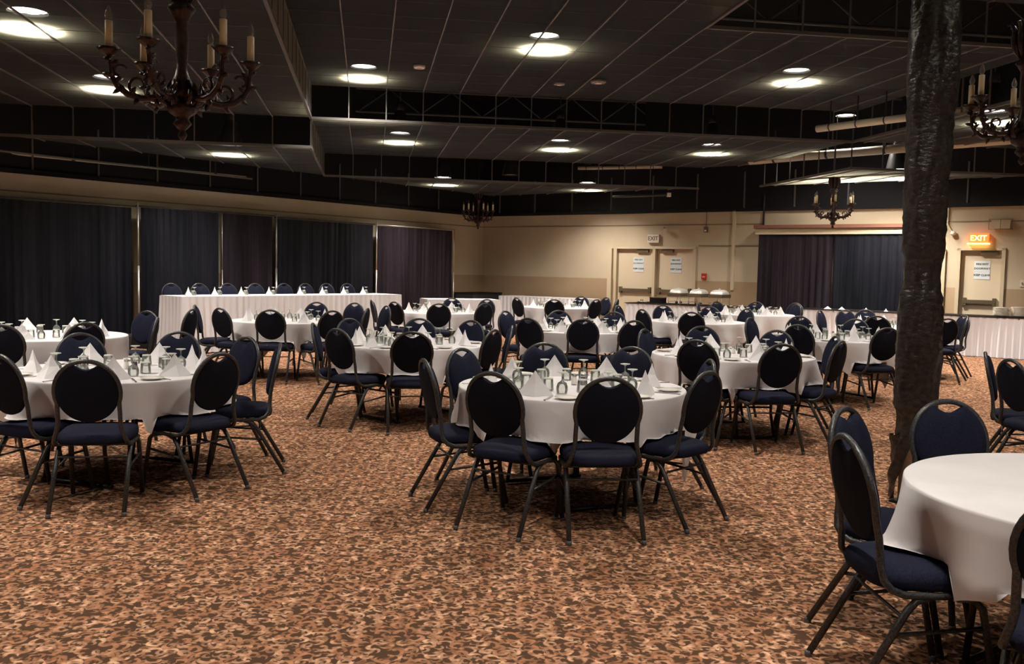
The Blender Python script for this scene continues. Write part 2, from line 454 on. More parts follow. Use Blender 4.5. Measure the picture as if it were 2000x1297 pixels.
def exit_sign(s, z, lit, label):
    o = thing('exit_sign', label, 'exit sign', W(s, 0, z), RZ)
    if lit:
        MB().box((0, .0, 0), (.36, .12, .20)).build('sign_case', MT['exitred'], o, (0, -.06, 0))
        MB().box((0, 0, 0), (.40, .16, .025)).build('sign_base', MT['exitletter'], o, (0, -.08, -.11))
    else:
        MB().box((0, 0, 0), (.32, .09, .20)).build('sign_case', MT['signgrey'], o, (0, -.045, 0))
    yy = -.122 if lit else -.092
    mt = Matrix(((1, 0, 0, 0), (0, 0, -1, yy), (0, 1, 0, 0), (0, 0, 0, 1)))
    text_mesh('EXIT', .15 if lit else .14, MT['exitletter'] if lit else MT['signletter'], mt, 'sign_lettering', o, .002)
    return o
exit_sign(5.47, 2.33, False, 'unlit grey EXIT sign above the double door')
exit_sign(12.86, 2.32, True, 'glowing red and orange EXIT sign above the single door')

# ------------------------------------------------------------------ small things on the back wall
o = thing('fire_alarm', 'small red fire alarm box right of the double door', 'fire alarm', W(6.85, 0, 1.41), RZ)
MB().box((0, -.025, 0), (.12, .05, .15)).build('alarm_case', MT['red'], o); MB().box((0, -.055, -.01), (.07, .012, .02)).build('pull_bar', MT['whiteplastic'], o)
o = thing('alarm_strobe', 'small dark strobe unit high on back wall right of the double door', 'alarm', W(6.86, 0, 2.55), RZ)
MB().box((0, -.03, 0), (.09, .06, .14)).build('strobe_case', MT['signletter'], o); MB().box((0, -.065, -.03), (.05, .015, .04)).build('strobe_lens', MT['whiteplastic'], o)
tag(MB().tube([W(6.86, .02, 2.62), W(6.86, .02, 2.97)], .01, 6).build('conduit', MT['joint']), 'thin conduit running up from the dark strobe unit', 'conduit')
o = thing('light_switch', 'grey light switch plate right of the single door', 'switch', W(13.68, 0, 1.42), RZ)
MB().box((0, -.008, 0), (.08, .016, .14)).build('switch_plate', MT['signgrey'], o); MB().box((0, -.02, 0), (.02, .02, .04)).build('switch_toggle', MT['joint'], o)
o = thing('emergency_light', 'beige box with wire cage above and right of the lit EXIT sign', 'emergency light', W(13.25, .012, 2.6), RZ)
MB().box((0, -.05, 0), (.34, .10, .17)).build('light_case', MT['frame_paint'], o)
wc = MB()
for z_ in (-.10, .1): wc.tube([(-.21, -.14, z_), (.21, -.14, z_)], .006, 5); wc.tube([(-.21, -.14, z_), (-.21, 0, z_)], .006, 5); wc.tube([(.21, -.14, z_), (.21, 0, z_)], .006, 5)
for x_ in (-.21, 0, .21): wc.tube([(x_, -.14, -.1), (x_, -.14, .1)], .006, 5)
wc.build('wire_cage', MT['joint'], o)
o = thing('wall_sconce', 'small cluster of cream pipes on the wall left of the lit EXIT sign', 'pipe fitting', W(12.25, 0, 2.5), RZ)
MB().tube([(0, -.04, .45), (0, -.04, .12), (.06, -.05, 0), (.14, -.05, -.08)], .02, 8).build('pipe', MT['frame_paint'], o)
MB().lathe([(.05, -.03), (.06, 0), (.04, .05)], 12, (.12, -.07, -.08)).build('valve', MT['signgrey'], o)
o = thing('security_camera', 'small grey camera on a short arm above the double door', 'camera', W(5.72, 0, 2.62), RZ)
MB().tube([(0, 0, 0), (.08, -.12, -.06)], .012, 6).build('arm', MT['joint'], o); MB().box((.12, -.16, -.08), (.08, .12, .06), .5).build('camera_body', MT['signgrey'], o)
# projecting cream box beam with a red-brown board over the right drape
o = thing('wall_header', 'cream box beam with red brown board above the right drape', 'wall header', W(9.95, 0, 2.55), RZ)
MB().box((0, -.17, -.075), (3.45, .34, .13)).build('header_beam', MT['frame_paint'], o)
MB().box((0, -.20, .035), (3.5, .40, .075)).build('header_board', MT['wood'], o)
tag(MB().tube([W(8.3, .05, 2.63), W(8.3, .05, 3.4)], .022, 8).build('drop_pipe', MT['shade']), 'dark vertical pipe dropping to left end of the cream box beam', 'pipe')

# ------------------------------------------------------------------ stepped scrim ceiling
def clip(poly, inset=1.1):
    def inside(f):
        nonlocal poly
        out = []
        for i in range(len(poly)):
            a, b = poly[i - 1], poly[i]; fa, fb = f(a), f(b)
            if (fa >= 0) != (fb >= 0):
                k = fa / (fa - fb); out.append(a + (b - a) * k)
            if fb >= 0: out.append(b)
        poly = out
    for f in (lambda p: (p - COR).dot(DB) - inset, lambda p: ROOM_S - inset - (p - COR).dot(DB),
              lambda p: (p - COR).dot(IN) - inset, lambda p: ROOM_T - inset - (p - COR).dot(IN)):
        if poly: inside(f)
    return poly
H0, H1, H2, H3 = 4.96, 4.44, 3.92, 3.45
BIG = 40
panels = [ # u0,u1,v0,v1,z
 (-.93, 8.6, 10.6, 15.5, H1), (-.93, 3.95, -12, 10.6, H1), (3.95, 8.6, -12, 10.6, H0),
 (-.93, 8.6, 15.5, 20.4, H2), (-.93, 8.6, 20.4, BIG, H3),
 (-BIG, -.93, -12, 15.5, H2), (-BIG, -.93, 15.5, BIG, H3),
 (8.6, BIG, -12, 10.6, H1), (8.6, BIG, 10.6, 15.5, H2), (8.6, BIG, 15.5, BIG, H3)]
STEP = .61
pi_ = 0
bars, thin = MB(), MB()
for (u0, u1, v0, v1, z) in panels:
    def rect(a, b, c, d):
        return clip([V2(G(a, c)), V2(G(b, c)), V2(G(b, d)), V2(G(a, d))])
    poly = rect(u0, u1, v0, v1)
    if len(poly) < 3: continue
    pi_ += 1
    me = MB(); me.add([(q.x, q.y, z) for q in poly], [tuple(range(len(poly)))])
    o = struct('ceiling', me, MT['scrim'])
    k0 = math.ceil((u0 + .93 - .01) / STEP); u = -.93 + k0 * STEP
    while u < min(u1, 30):
        if u > -30:
            q = rect(u - .008, u + .008, v0, v1)
            if len(q) > 2: bars.prism(q, z - .022, z - .004)
        u += STEP
    v = max(v0, -12)
    v = math.ceil(v / STEP) * STEP
    while v < min(v1, 32):
        q = rect(u0, u1, v - .005, v + .005)
        if len(q) > 2: thin.prism(q, z - .006, z - .003)
        v += STEP
struct('trim_6', bars, MT['bar'])
struct('trim_7', thin, MT['thinbar'])
# step edges and the posts in the gaps
lips, posts, posts2 = MB(), MB(), MB()
def edge(p0, p1, zl, zh, side_v=True, skip_posts=False):
    a, b = V2(G(*p0)), V2(G(*p1)); d = (b - a).normalized(); n = Vector((-d.y, d.x))
    for z in (zl,):
        q = clip([a - n * .02, b - n * .02, b + n * .02, a + n * .02])
        if len(q) > 2: lips.prism(q, z - .03, z + .012)
    L = (b - a).length; k = 0
    while k * STEP * 1 < L:
        p = a + d * k * STEP
        s_, t_ = (p - COR).dot(DB), (p - COR).dot(IN)
        if 1.1 < s_ < ROOM_S - 1.1 and 1.1 < t_ < ROOM_T - 1.1: (posts if k in (1, 2) else posts2).box((p.x, p.y, (zl + zh) / 2), (.018, .018, zh - zl), GA * -1)
        k += 1
edge((-.93, 15.5), (8.6, 15.5), H2, H1); edge((-.93, 20.4), (8.6, 20.4), H3, H2)
edge((3.95, 10.6), (8.6, 10.6), H1, H0); edge((-.93, 15.5), (-14, 15.5), H3, H2)
edge((-.93, -6), (-.93, 15.5), H2, H1); edge((-.93, 15.5), (-.93, 22), H3, H2)
edge((3.95, -6), (3.95, 10.6), H1, H0); edge((8.6, 10.6), (20, 10.6), H2, H1); edge((8.6, 15.5), (18, 15.5), H3, H2)
edge((8.6, 10.6), (8.6, 15.5), H2, H1); edge((8.6, 15.5), (8.6, 20.4), H3, H2)
struct('trim_8', lips, MT['lip']); struct('trim_9', posts, MT['lip']); struct('trim_16', posts2, MT['thinbar'])
# dark side scrims closing the steps that run along the grid
def riser_panel(p0, p1, zl, zh):
    a, b = G(*p0), G(*p1)
    m = MB(); m.add([(a.x, a.y, zl), (b.x, b.y, zl), (b.x, b.y, zh), (a.x, a.y, zh)], [(0, 1, 2, 3)])
    struct('ceiling', m, MT['scrim'])
riser_panel((-.93, -6), (-.93, 15.5), H2, H1); riser_panel((-.93, 15.5), (-.93, 20.4), H3, H2)
riser_panel((3.95, -6), (3.95, 10.6), H1, H0)
# edge of the wall gap: hanger rods round the perimeter
rods = MB()
for k in range(14):
    p = W(.02, 2 + k * 1.2); rods.box((p.x, p.y, 3.45), (.03, .03, .9), AL)
for k in range(15):
    p = W(.6 + k * 1.2, .02); rods.box((p.x, p.y, 3.45), (.03, .03, .9), AL)
struct('trim_10', rods, MT['thinbar'])
per = MB()
for a, b in ((W(1.1, 9), W(1.1, 24)),):
    per.tube([(a.x, a.y, H3 - .25), (b.x, b.y, H3 - .25)], .02, 6)
struct('trim_11', per, MT['lip'])
# roof trusses in the plenum
for k, v in enumerate((7.5, 12.9, 17.9, 22.6)):
    t = MB(); a, b = G(-7, v), G(11, v)
    for z in (5.2, 5.75): t.tube([(a.x, a.y, z), (b.x, b.y, z)], .03, 5)
    n = 24
    for i in range(n):
        p = a.lerp(b, i / n); q = a.lerp(b, (i + 1) / n)
        t.tube([(p.x, p.y, 5.2 if i % 2 else 5.75), (q.x, q.y, 5.75 if i % 2 else 5.2)], .015, 4)
    struct('trim_%d' % (12 + k), t, MT['thinbar'])
# cream pipes; the first three stand in for streaks of light
def pipe(a, b, z, r, label, hang=True):
    o = thing('pipe_or_streak', label, 'pipe', (a[0], a[1], z), 0, 'cream pipes under the ceiling')
    d = (b[0] - a[0], b[1] - a[1])
    MB().tube([(0, 0, 0), (d[0], d[1], 0)], r, 12).build('pipe', MT['streak_pipe'], o)
    n = 5
    for i in range(n):
        k = (i + .5) / n
        MB().box((d[0] * k, d[1] * k, .3), (.02, .02, .6)).build('pipe_hanger', MT['shade'], o)
        MB().tube([(d[0] * (k - .004), d[1] * (k - .004), 0), (d[0] * (k + .004), d[1] * (k + .004), 0)], r + .006, 12).build('pipe_clamp', MT['shade'], o)
    return o
pipe((5.1, 20.1), (9.2, 15.7), 3.95, .085, 'light streak built as long cream pipe slanting behind the small right chandelier')
pipe((1.5, 22.05), (3.4, 21.4), 3.93, .04, 'thin light streak built as cream pipe above the double door between two lamps')
pipe((5.1, 15.7), (6.6, 13.7), 3.98, .06, 'light streak built as cream pipe left of the wrapped column, high under the ceiling')
pipe((-10.2, 13.8), (-5.6, 19.2), 3.3, .022, 'thin pipe running above the left wall drapes')
tag(MB().tube([(2.35, 22.1, 3.28), (3.55, 21.3, 3.28)], .03, 8).build('black_pipe', MT['shade']), 'short black pipe with a white end cap above the double door', 'pipe')
tag(MB().box((3.56, 21.29, 3.28), (.09, .09, .09)).build('end_cap', MT['whiteplastic']), 'white cap at the end of the short black pipe', 'pipe cap')

# ------------------------------------------------------------------ pendant lamps above the scrim
def make_pendant(lit=True):
    o = thing('pendant_lamp', '', 'pendant lamp')
    MB().open_lathe([(.20, .0), (.195, .03), (.17, .16), (.14, .30), (.10, .40), (.07, .44)], 24).build('bell_shade', MT['shade'], o)
    MB().lathe([(.07, .43), (.085, .46), (.07, .56), (.03, .60)], 14).build('lamp_housing', MT['shade'], o)
    MB().tube([(0, 0, .6), (0, 0, 1.0)], .012, 6).build('hanger_rod', MT['shade'], o)
    if lit:
        MB().lathe([(.0, .025), (.185, .025), (.185, .035), (.0, .036)], 24).build('lamp_reflector', MT['lampwhite'], o)
    else:
        MB().lathe([(.0, .025), (.185, .025), (.185, .035), (.0, .036)], 24).build('lamp_reflector', MT['signgrey'], o)
    return o
SPOT = bpy.data.lights.new('lamp_light', 'SPOT'); SPOT.energy = LAMP_W * 10; SPOT.color = LAMP_COL
SPOT.spot_size = R(136); SPOT.spot_blend = .85; SPOT.shadow_soft_size = .15
pend = make_pendant(True)
lt = bpy.data.objects.new('lamp_light', SPOT); col.objects.link(lt); lt.parent = pend; lt.location = (0, 0, .01)
lamps = [ # u, v, panel height, label
 (2.31, 12.24, H1, 'largest bright ceiling lamp above the middle of the room'),
 (-.08, 14.78, H1, 'bright ceiling lamp just right of the long ceiling step, upper left'),
 (6.46, 13.39, H1, 'bright ceiling lamp left of the wrapped column, upper right'),
 (.61, 18.2, H2, 'left one of three ceiling lamps in the second ceiling step'),
 (3.82, 18.3, H2, 'middle one of three ceiling lamps in the second ceiling step'),
 (6.91, 17.98, H2, 'right one of three ceiling lamps in the second ceiling step'),
 (1.76, 21.91, H3, 'small bell lamp above left of the far corner chandelier'),
 (5.3, 21.98, H3, 'small bell lamp above the double door'),
 (-3.53, 10.46, H2, 'big ceiling lamp in the top left corner of the photo'),
 (-3.64, 13.89, H2, 'ceiling lamp behind the large left chandelier candles'),
 (-2.44, 17.21, H3, 'bell lamp just right of the large left chandelier tip'),
 (9.6, 13.1, H2, 'ceiling lamp seen beside the wrapped column top'),
 (10.5, 12.0, H2, 'ceiling lamp behind the right chandelier'),
 (10.4, 17.0, H3, 'ceiling lamp above the single exit door'),
 (9.6, 17.6, H3, 'high ceiling lamp above the right drape'),
 # unseen lamps put behind and above the camera to light the foreground
 (1.6, 7.6, H1, 'unseen ceiling lamp above the empty foreground carpet'),
 (-3.5, 6.6, H2, 'unseen ceiling lamp above the near left table'),
 (6.4, 8.2, H0, 'unseen ceiling lamp above the wrapped column'),
 (6.4, 4.0, H0, 'unseen ceiling lamp above the bare table'),
 (1.6, 3.0, H1, 'unseen ceiling lamp above the camera'),
 (-3.5, 2.4, H2, 'unseen ceiling lamp left of the camera'),
 (1.6, -1.6, H1, 'unseen ceiling lamp behind the camera'),
 (6.4, -.5, H0, 'unseen ceiling lamp behind the bare table'),
 (-7.0, 8.6, H2, 'unseen ceiling lamp off to the far left'),
 (10.8, 7.0, H1, 'unseen ceiling lamp off to the far right'),
]
LG = 'high bay lamps above the black ceiling scrim'
for i, (u, v, z, lab) in enumerate(lamps):
    o = pend if i == 0 else copy_tree(pend)
    if i in (18, 19):   # the two lamps nearest the bare table burn dimmer
        mid_ = SPOT.copy(); mid_.energy = SPOT.energy * (.35 if i == 18 else .75)
        [c for c in o.children if c.type == 'LIGHT'][0].data = mid_
    if i == 13:      # the one over the exit door burns brighter
        hi_ = SPOT.copy(); hi_.energy = SPOT.energy * 1.7
        [c for c in o.children if c.type == 'LIGHT'][0].data = hi_
    if i == 14:      # the high one burns dimmer
        dim = SPOT.copy(); dim.energy = SPOT.energy * .22
        [c for c in o.children if c.type == 'LIGHT'][0].data = dim
    o.location = G(u, v, z + (.18 if i != 14 else 1.3)); o['label'] = lab; o['category'] = 'pendant lamp'; o['group'] = LG
dk = make_pendant(False); dk.location = G(3.35, 21.7, 3.72); tag(dk, 'unlit dark bell lamp left of the lamp over the double door', 'pendant lamp', LG)
# flush discs on the scrim
for k, (x, y, z, r, lab, cat) in enumerate((
    (-1.42, 13.5, H1, .085, 'white round ceiling speaker in the middle of the upper ceiling', 'ceiling speaker'),
    (1.25, 14.3, H1, .12, 'pale flat ceiling disc below the largest ceiling lamp', 'ceiling disc'),
    (.66, 14.5, H1, .09, 'pale smoke detector left of the flat ceiling disc', 'smoke detector'),
    (-1.6, 9.6, H1, .10, 'pale round ceiling disc at the top edge of the photo', 'ceiling disc'))):
    o = thing('ceiling_disc', lab, cat, (x, y, z - .03), 0)
    MB().lathe([(r * .9, -.02), (r, -.008), (r, .02)], 20).build('disc_cover', MT['whiteplastic'] if 'speaker' in cat else MT['discgrey'], o)
    MB().lathe([(r * .4, -.028), (r * .45, -.02)], 16).build('disc_center', MT['signgrey'], o)

# ------------------------------------------------------------------ chandeliers
def arm_path(q=1.0):
    P_ = [(.05, .34), (.09, .27), (.15, .235), (.22, .225), (.29, .24), (.345, .28), (.375, .335), (.38, .39), (.385, .43), (.39, .455)]
    return P_
def make_chandelier(phase=0.0, rod=1.2):
    o = thing('chandelier', '', 'chandelier')
    MB().lathe([(.004, -.0), (.016, .012), (.026, .035), (.014, .06), (.03, .075), (.05, .10), (.034, .125), (.04, .14), (.075, .165),
                (.088, .20), (.06, .235), (.05, .25)], 18, ribs=(9, .08)).build('bottom_finial', MT['bronze'], o)
    MB().lathe([(.05, .24), (.06, .28), (.062, .33), (.04, .38), (.03, .43), (.034, .50), (.04, .58), (.032, .68), (.06, .73), (.08, .76), (.055, .79), (.045, .84),
                (.05, .93), (.075, .99), (.05, 1.05), (.03, 1.10)], 18, ribs=(8, .05)).build('center_column', MT['bronze'], o)
    # acanthus crown
    cw = MB()
    for k in range(8):
        a = phase + k * math.pi / 4; ca, sa = math.cos(a), math.sin(a)
        pts = [(.05, .80), (.085, .86), (.10, .93), (.095, 1.0), (.12, 1.05), (.145, 1.04)]
        cw.tube([(r * ca, r * sa, z) for r, z in pts], [.014, .02, .022, .018, .014, .006], 6)
        pts = [(.06, .20), (.11, .215), (.14, .245), (.135, .275), (.115, .28)]
        cw.tube([(r * ca, r * sa, z) for r, z in pts], [.012, .015, .016, .012, .006], 6)
    cw.build('leaf_crown', MT['bronze'], o)
    MB().tube([(0, 0, 1.1), (0, 0, 1.1 + rod)], .008, 6).build('hanging_rod', MT['bronze'], o)
    for k in range(6):
        a = phase + k * math.pi / 3; ca, sa = math.cos(a), math.sin(a)
        am = MB()
        P_ = arm_path()
        am.tube([(r * ca, r * sa, z) for r, z in P_], [.018, .019, .02, .02, .019, .017, .015, .013, .013, .016], 8)
        # inner scroll
        sc = []
        for j in range(14):
            th = -1.2 + j * .42; rr = .060 - j * .0034
            sc.append(((.235 + rr * math.cos(th)) * ca, (.235 + rr * math.cos(th)) * sa, .30 + rr * math.sin(th)))
        am.tube(sc, [.012 - j * .0005 for j in range(14)], 6)
        # outer curl with a leaf
        sc = []
        for j in range(10):
            th = 2.6 - j * .45; rr = .045 - j * .003
            sc.append(((.335 + rr * math.cos(th)) * ca, (.335 + rr * math.cos(th)) * sa, .365 + rr * math.sin(th)))
        am.tube(sc, .009, 6)
        for (r, z, dr, dz) in ((.19, .23, .0, .05), (.28, .24, -.03, .05), (.31, .25, .03, .05), (.36, .31, -.04, .03), (.385, .42, .035, .02), (.375, .40, -.04, .03), (.10, .25, .0, -.05), (.15, .235, -.02, -.05), (.24, .225, .02, -.045), (.33, .27, .045, -.03), (.375, .34, .05, .01), (.12, .28, -.02, .06)):
            am.tube([(r * ca, r * sa, z), ((r + dr * .6) * ca - sa * .012, (r + dr * .6) * sa + ca * .012, z + dz * .6), ((r + dr) * ca, (r + dr) * sa, z + dz)], [.015, .014, .003], 5)
        arm = am.build('arm', MT['bronze'], o)
        cx, cy = .39 * ca, .39 * sa
        MB().lathe([(.012, .445), (.03, .455), (.052, .475), (.066, .492), (.05, .490), (.02, .487)], 14, (cx, cy, 0), ribs=(7, .06)).build('candle_cup', MT['bronze'], arm)
        MB().lathe([(.021, .487), (.021, .645), (.014, .648)], 12, (cx, cy, 0)).build('candle_sleeve', MT['candle'], arm)
        MB().lathe([(.012, .648), (.020, .668), (.0205, .685), (.013, .708), (.004, .727), (.0, .733)], 10, (cx, cy, 0)).build('flame_bulb', MT['glass'], arm)
    return o
ch_list = [((-1.96, 5.44), 2.24, 'large dark bronze chandelier with cream candles hanging at upper left', -26),
           ((3.83, 7.0), 2.385, 'dark bronze chandelier with cream candles cut by the right photo edge', 12),
           ((6.38, 18.44), 2.44, 'small distant chandelier in front of the right drape header', 5),
           ((-.95, 24.2), 2.52, 'small distant chandelier near the far corner of the room', 20)]
ch0 = make_chandelier()
for i, ((x, y), z, lab, ph) in enumerate(ch_list):
    o = ch0 if i == 0 else copy_tree(ch0)
    o.location = (x, y, z); o['label'] = lab; o['category'] = 'chandelier'; o['group'] = 'bronze candle chandeliers'
    aim = math.atan2(-y, -x)      # direction towards the camera
    o.rotation_euler = (0, 0, aim + R(ph))

# ------------------------------------------------------------------ wrapped column
def make_column():
    x, y = 2.73, 6.12
    o = thing('wrapped_column', 'tall column wrapped in shiny black plastic with torn bottom, right of centre', 'column', (x, y, 0))
    MB().lathe([(.085, 0), (.085, 5.6)], 20).build('steel_post', MT['post'], o)
    MB().lathe([(.15, 0), (.15, .012), (.1, .015)], 4).build('base_plate', MT['tableleg'], o)
    rnd = random.Random(3); rows = []
    n = 40; z = .42
    while z < 5.6:
        row = []
        tw = z * 1.7
        base = .136 + .008 * math.sin(z * 2.3 + .5) + .006 * math.sin(z * 7.1) - (.028 if .42 <= z < .62 else 0) - (.012 if 1.42 < z < 1.66 else 0) + (.01 if z > 2.2 else 0)
        for k in range(n):
            a = 2 * math.pi * k / n
            r = base + .005 * math.sin(5 * a + tw * 2) + .004 * math.sin(9 * a - z * 14) + .004 * math.sin(13 * a + z * 31) + rnd.uniform(-.004, .004)
            row.append((r * math.cos(a), r * math.sin(a), z + .02 * math.sin(a * 3)))
        rows.append(row); z += .045
    wr = MB().grid(rows, True, True).build('plastic_wrap', MT['wrap'], o)
    # torn skirt of the wrap hanging on the left side down to the floor
    rows = []
    for i in range(12):
        z = .46 - i * .04
        a0, a1 = R(150 - i * 1), R(245 - i * 5.5)
        row = []
        for k in range(9):
            a = a0 + (a1 - a0) * k / 8
            r = .132 + .018 * math.sin(a * 7 + i * .9) + .01 * math.sin(i * 1.7 + k)
            row.append((r * math.cos(a), r * math.sin(a), max(z, .01)))
        rows.append(row)
    MB().grid(rows).build('torn_flap', MT['wrap'], o)
    # wound tape bands that catch the light
    return o
make_column()

# ------------------------------------------------------------------ banquet chair
def make_chair():
    o = thing('banquet_chair', '', 'chair')
    # seat cushion: rounded trapezoid, domed
    def outline(sc, n=40):
        pts = []
        for k in range(n):
            a = 2 * math.pi * k / n; c_, s_ = math.cos(a), math.sin(a)
            e = 2 / 4.2
            x = math.copysign(abs(c_) ** e, c_); y = math.copysign(abs(s_) ** e, s_)
            hw = .215 + .012 * y
            pts.append((x * hw * sc, y * .215 * sc + .0))
        return pts
    rows = []
    for sc, z in ((.86, .418), (.97, .420), (1.0, .440), (1.0, .458), (.96, .478), (.86, .488), (.6, .495), (.25, .498), (.01, .499)):
        rows.append([(x, y, z + (.006 * (y / .2) if z > .44 else 0)) for x, y in outline(sc)])
    MB().grid(rows, True, True).add([(x, y, .418) for x, y in outline(.86)], [tuple(range(40))[::-1]]).build('seat', MT['navy'], o)
    # back cushion (round, dished at the hand hole)
    T = R(12); cz, cy = .742, -.232
    def bp(x, s, d):  # d = depth, positive towards the sitter
        return (x, cy - s * math.sin(T) + d * math.cos(T), cz + s * math.cos(T) + d * math.sin(T))
    def bo(sc, n=56):
        pts = []
        for k in range(n):
            a = 2 * math.pi * k / n + math.pi / 2
            x, s = .180 * math.cos(a), .190 * math.sin(a)
            if s > 0 and abs(x) < .074:
                s -= .050 * math.cos(x / .074 * math.pi / 2)
            pts.append((x * sc, s * sc))
        return pts
    rows = []
    for sc, d in ((.985, -.012), (1.0, -.004), (1.0, .010), (.95, .022), (.85, .030), (.55, .038), (.2, .041), (.01, .042)):
        rows.append([bp(x, s, d) for x, s in bo(sc)])
    MB().grid(rows, True, True).build('backrest', MT['navy'], o)
    rows = [[bp(x, s, -.012) for x, s in bo(.985)], [bp(x, s, -.017) for x, s in bo(.9)], [bp(x, s, -.019) for x, s in bo(.01)]]
    MB().grid(rows, True, True).build('back_panel', MT['backpanel'], o)
    # back frame: one bent tube, both uprights
    pts = []
    half = []
    for k in range(12):
        a = math.pi / 2 - k * (math.pi / 2 + .35) / 11
        half.append(bp(.186 * math.cos(a), .196 * math.sin(a), -.002))
    tail = [(.176, -.205, .60), (.176, -.200, .55), (.186, -.198, .50), (.200, -.190, .455), (.210, -.165, .425), (.213, -.12, .408), (.212, -.02, .405), (.210, .13, .408)]
    right = half + tail
    left = [(-x, y, z) for x, y, z in right][::-1]
    MB().tube(left + right[1:], .0138, 8).build('back_frame', MT['metal'], o)
    # seat rails under the cushion
    m = MB()
    m.tube([(-.2, -.12, .408), (.2, -.12, .408)], .010, 6); m.tube([(-.2, .13, .408), (.2, .13, .408)], .010, 6)
    m.build('seat_rail', MT['metal'], o)
    for sx in (-1, 1):
        for (pts, gl) in (([(sx * .205, -.02, .400), (sx * .207, -.075, .385), (sx * .207, -.105, .35), (sx * .212, -.30, .012)], 0),
                          ([(sx * .205, .06, .400), (sx * .206, .13, .392), (sx * .207, .165, .36), (sx * .212, .235, .012)], 0)):
            lg = MB().tube(pts, .0145, 8).build('leg', MT['metal'], o)
            e = pts[-1]
            MB().lathe([(.015, 0), (.0155, .02), (.013, .026)], 8, (e[0], e[1], 0)).build('foot_glide', MT['glide'], lg)
        MB().tube([(sx * .208, -.158, .26), (sx * .208, .178, .29)], .008, 6).build('side_stretcher', MT['metal'], o)
    MB().tube([(-.208, -.125, .33), (.208, -.125, .33)], .007, 6).build('cross_stretcher', MT['metal'], o)
    return o
CHAIR = make_chair(); used = [False]
def place_chair(top, facing, label, group, z=0.0):
    """top = plan position of the top of the back; facing = unit direction the sitter looks"""
    f = Vector(facing).normalized()
    c = CHAIR if not used[0] else copy_tree(CHAIR)
    used[0] = True
    p = Vector(top) + f * .272
    c.location = (p.x, p.y, z); c.rotation_euler = (0, 0, math.atan2(-f.x, f.y))
    c['label'] = label; c['category'] = 'chair'; c['group'] = group
    return c, p, f

# ------------------------------------------------------------------ tables
ZTAB = .745
TB = {
'L': ((-2.8, 6.52), [[-2.52, 5.38], [-1.91, 5.96], [-3.16, 5.6], [-2.81, 7.7], [-3.48, 7.34], [-2.12, 7.3], [-1.72, 6.77], [-3.85, 6.55]], 'near left table', 'near left', 17),
'C': ((0.41, 6.14), [[-0.11, 5.17], [0.55, 5.04], [1.18, 5.44], [1.35, 6.17], [-0.56, 5.83], [-0.37, 6.65], [0.26, 7.29], [0.94, 7.07]], 'front centre table', 'front centre', 31),
'N': ((2.28, 3.32), [[2.11, 4.39], [1.5, 4.07], [1.25, 3.37], [1.61, 2.49]], 'bare table at lower right', 'bare lower right', 35),
'M': ((-1.03, 9.28), [[-1.62, 8.44], [-0.9, 8.24], [-0.17, 8.72], [-1.8, 10.06], [-1.05, 10.33], [-0.45, 10.13], [-2.0, 9.16], [0.0, 9.38]], 'second row left table', 'second row left', 10),
'M2': ((0.91, 11.87), [[0.19, 10.87], [0.85, 10.89], [1.44, 10.77], [-0.1, 12.5], [0.66, 13.01], [1.44, 12.87]], 'third row middle table', 'third row middle', 55),
'R': ((2.12, 8.75), [[1.61, 7.93], [2.28, 7.67], [2.95, 8.16], [3.12, 8.78], [2.76, 9.49], [2.07, 9.94], [1.34, 9.25]], 'second row right table', 'second row right', 25),
'K': ((-3.1, 12.6), [[-4.33, 12.45], [-3.77, 11.77], [-3.07, 11.57], [-2.3, 11.68], [-1.98, 12.49], [-1.84, 13.38], [-2.45, 14.22], [-3.04, 14.2]], 'table before the head table', 'before the head table', 0),
'P': ((-1.27, 15.8), [[-2.39, 15.49], [-1.93, 14.92], [-1.17, 14.55], [-0.45, 15.03], [-0.47, 16.95], [-1.14, 17.2]], 'table below the plum drape', 'below the plum drape', 30),
'S': ((0.95, 18.7), [[0.08, 18.13], [0.8, 17.55], [1.65, 18.0], [1.99, 19.4], [2.12, 18.45], [1.5, 19.9]], 'rearmost table left of double door', 'rearmost by the tan wall', 15),
'O': ((2.9, 14.4), [[1.97, 13.89], [2.61, 13.3], [3.83, 14.9], [2.59, 15.75], [1.75, 15.2], [3.35, 15.5]], 'table before the chafing dishes', 'before the chafing dishes', 70),
'T': ((4.55, 17.3), [[3.55, 17.6], [4.05, 18.2], [5.47, 17.6], [5.68, 18.34], [4.95, 18.6]], 'table left of right drape', 'left of the right drape', 35),
'R2': ((3.97, 11.3), [[3.12, 12.0], [3.32, 10.6], [4.26, 10.35], [4.59, 12.2], [3.99, 12.7]], 'table left of wrapped column', 'left of the wrapped column', 60),
'U': ((5.89, 14.05), [[5.0, 14.88], [5.55, 15.25], [6.02, 15.6], [5.29, 13.24], [6.15, 12.9], [6.78, 13.6], [7.0, 14.15]], 'table behind wrapped column', 'behind the wrapped column', 20),
'L2': ((-4.76, 9.35), [[-4.55, 8.11], [-4.02, 8.59], [-3.72, 9.57], [-4.30, 10.75]], 'far left table by drapes', 'far left by the drapes', 45),
'W': ((4.8, 6.75), [[3.65, 6.66], [3.77, 7.25]], 'table beyond right photo edge', 'beyond the right photo edge', 45),
}
SLOTS = [('near', -90), ('near right', -45), ('right', 0), ('far right', 45), ('far', 90), ('far left', 135), ('left', 180), ('near left', -135)]
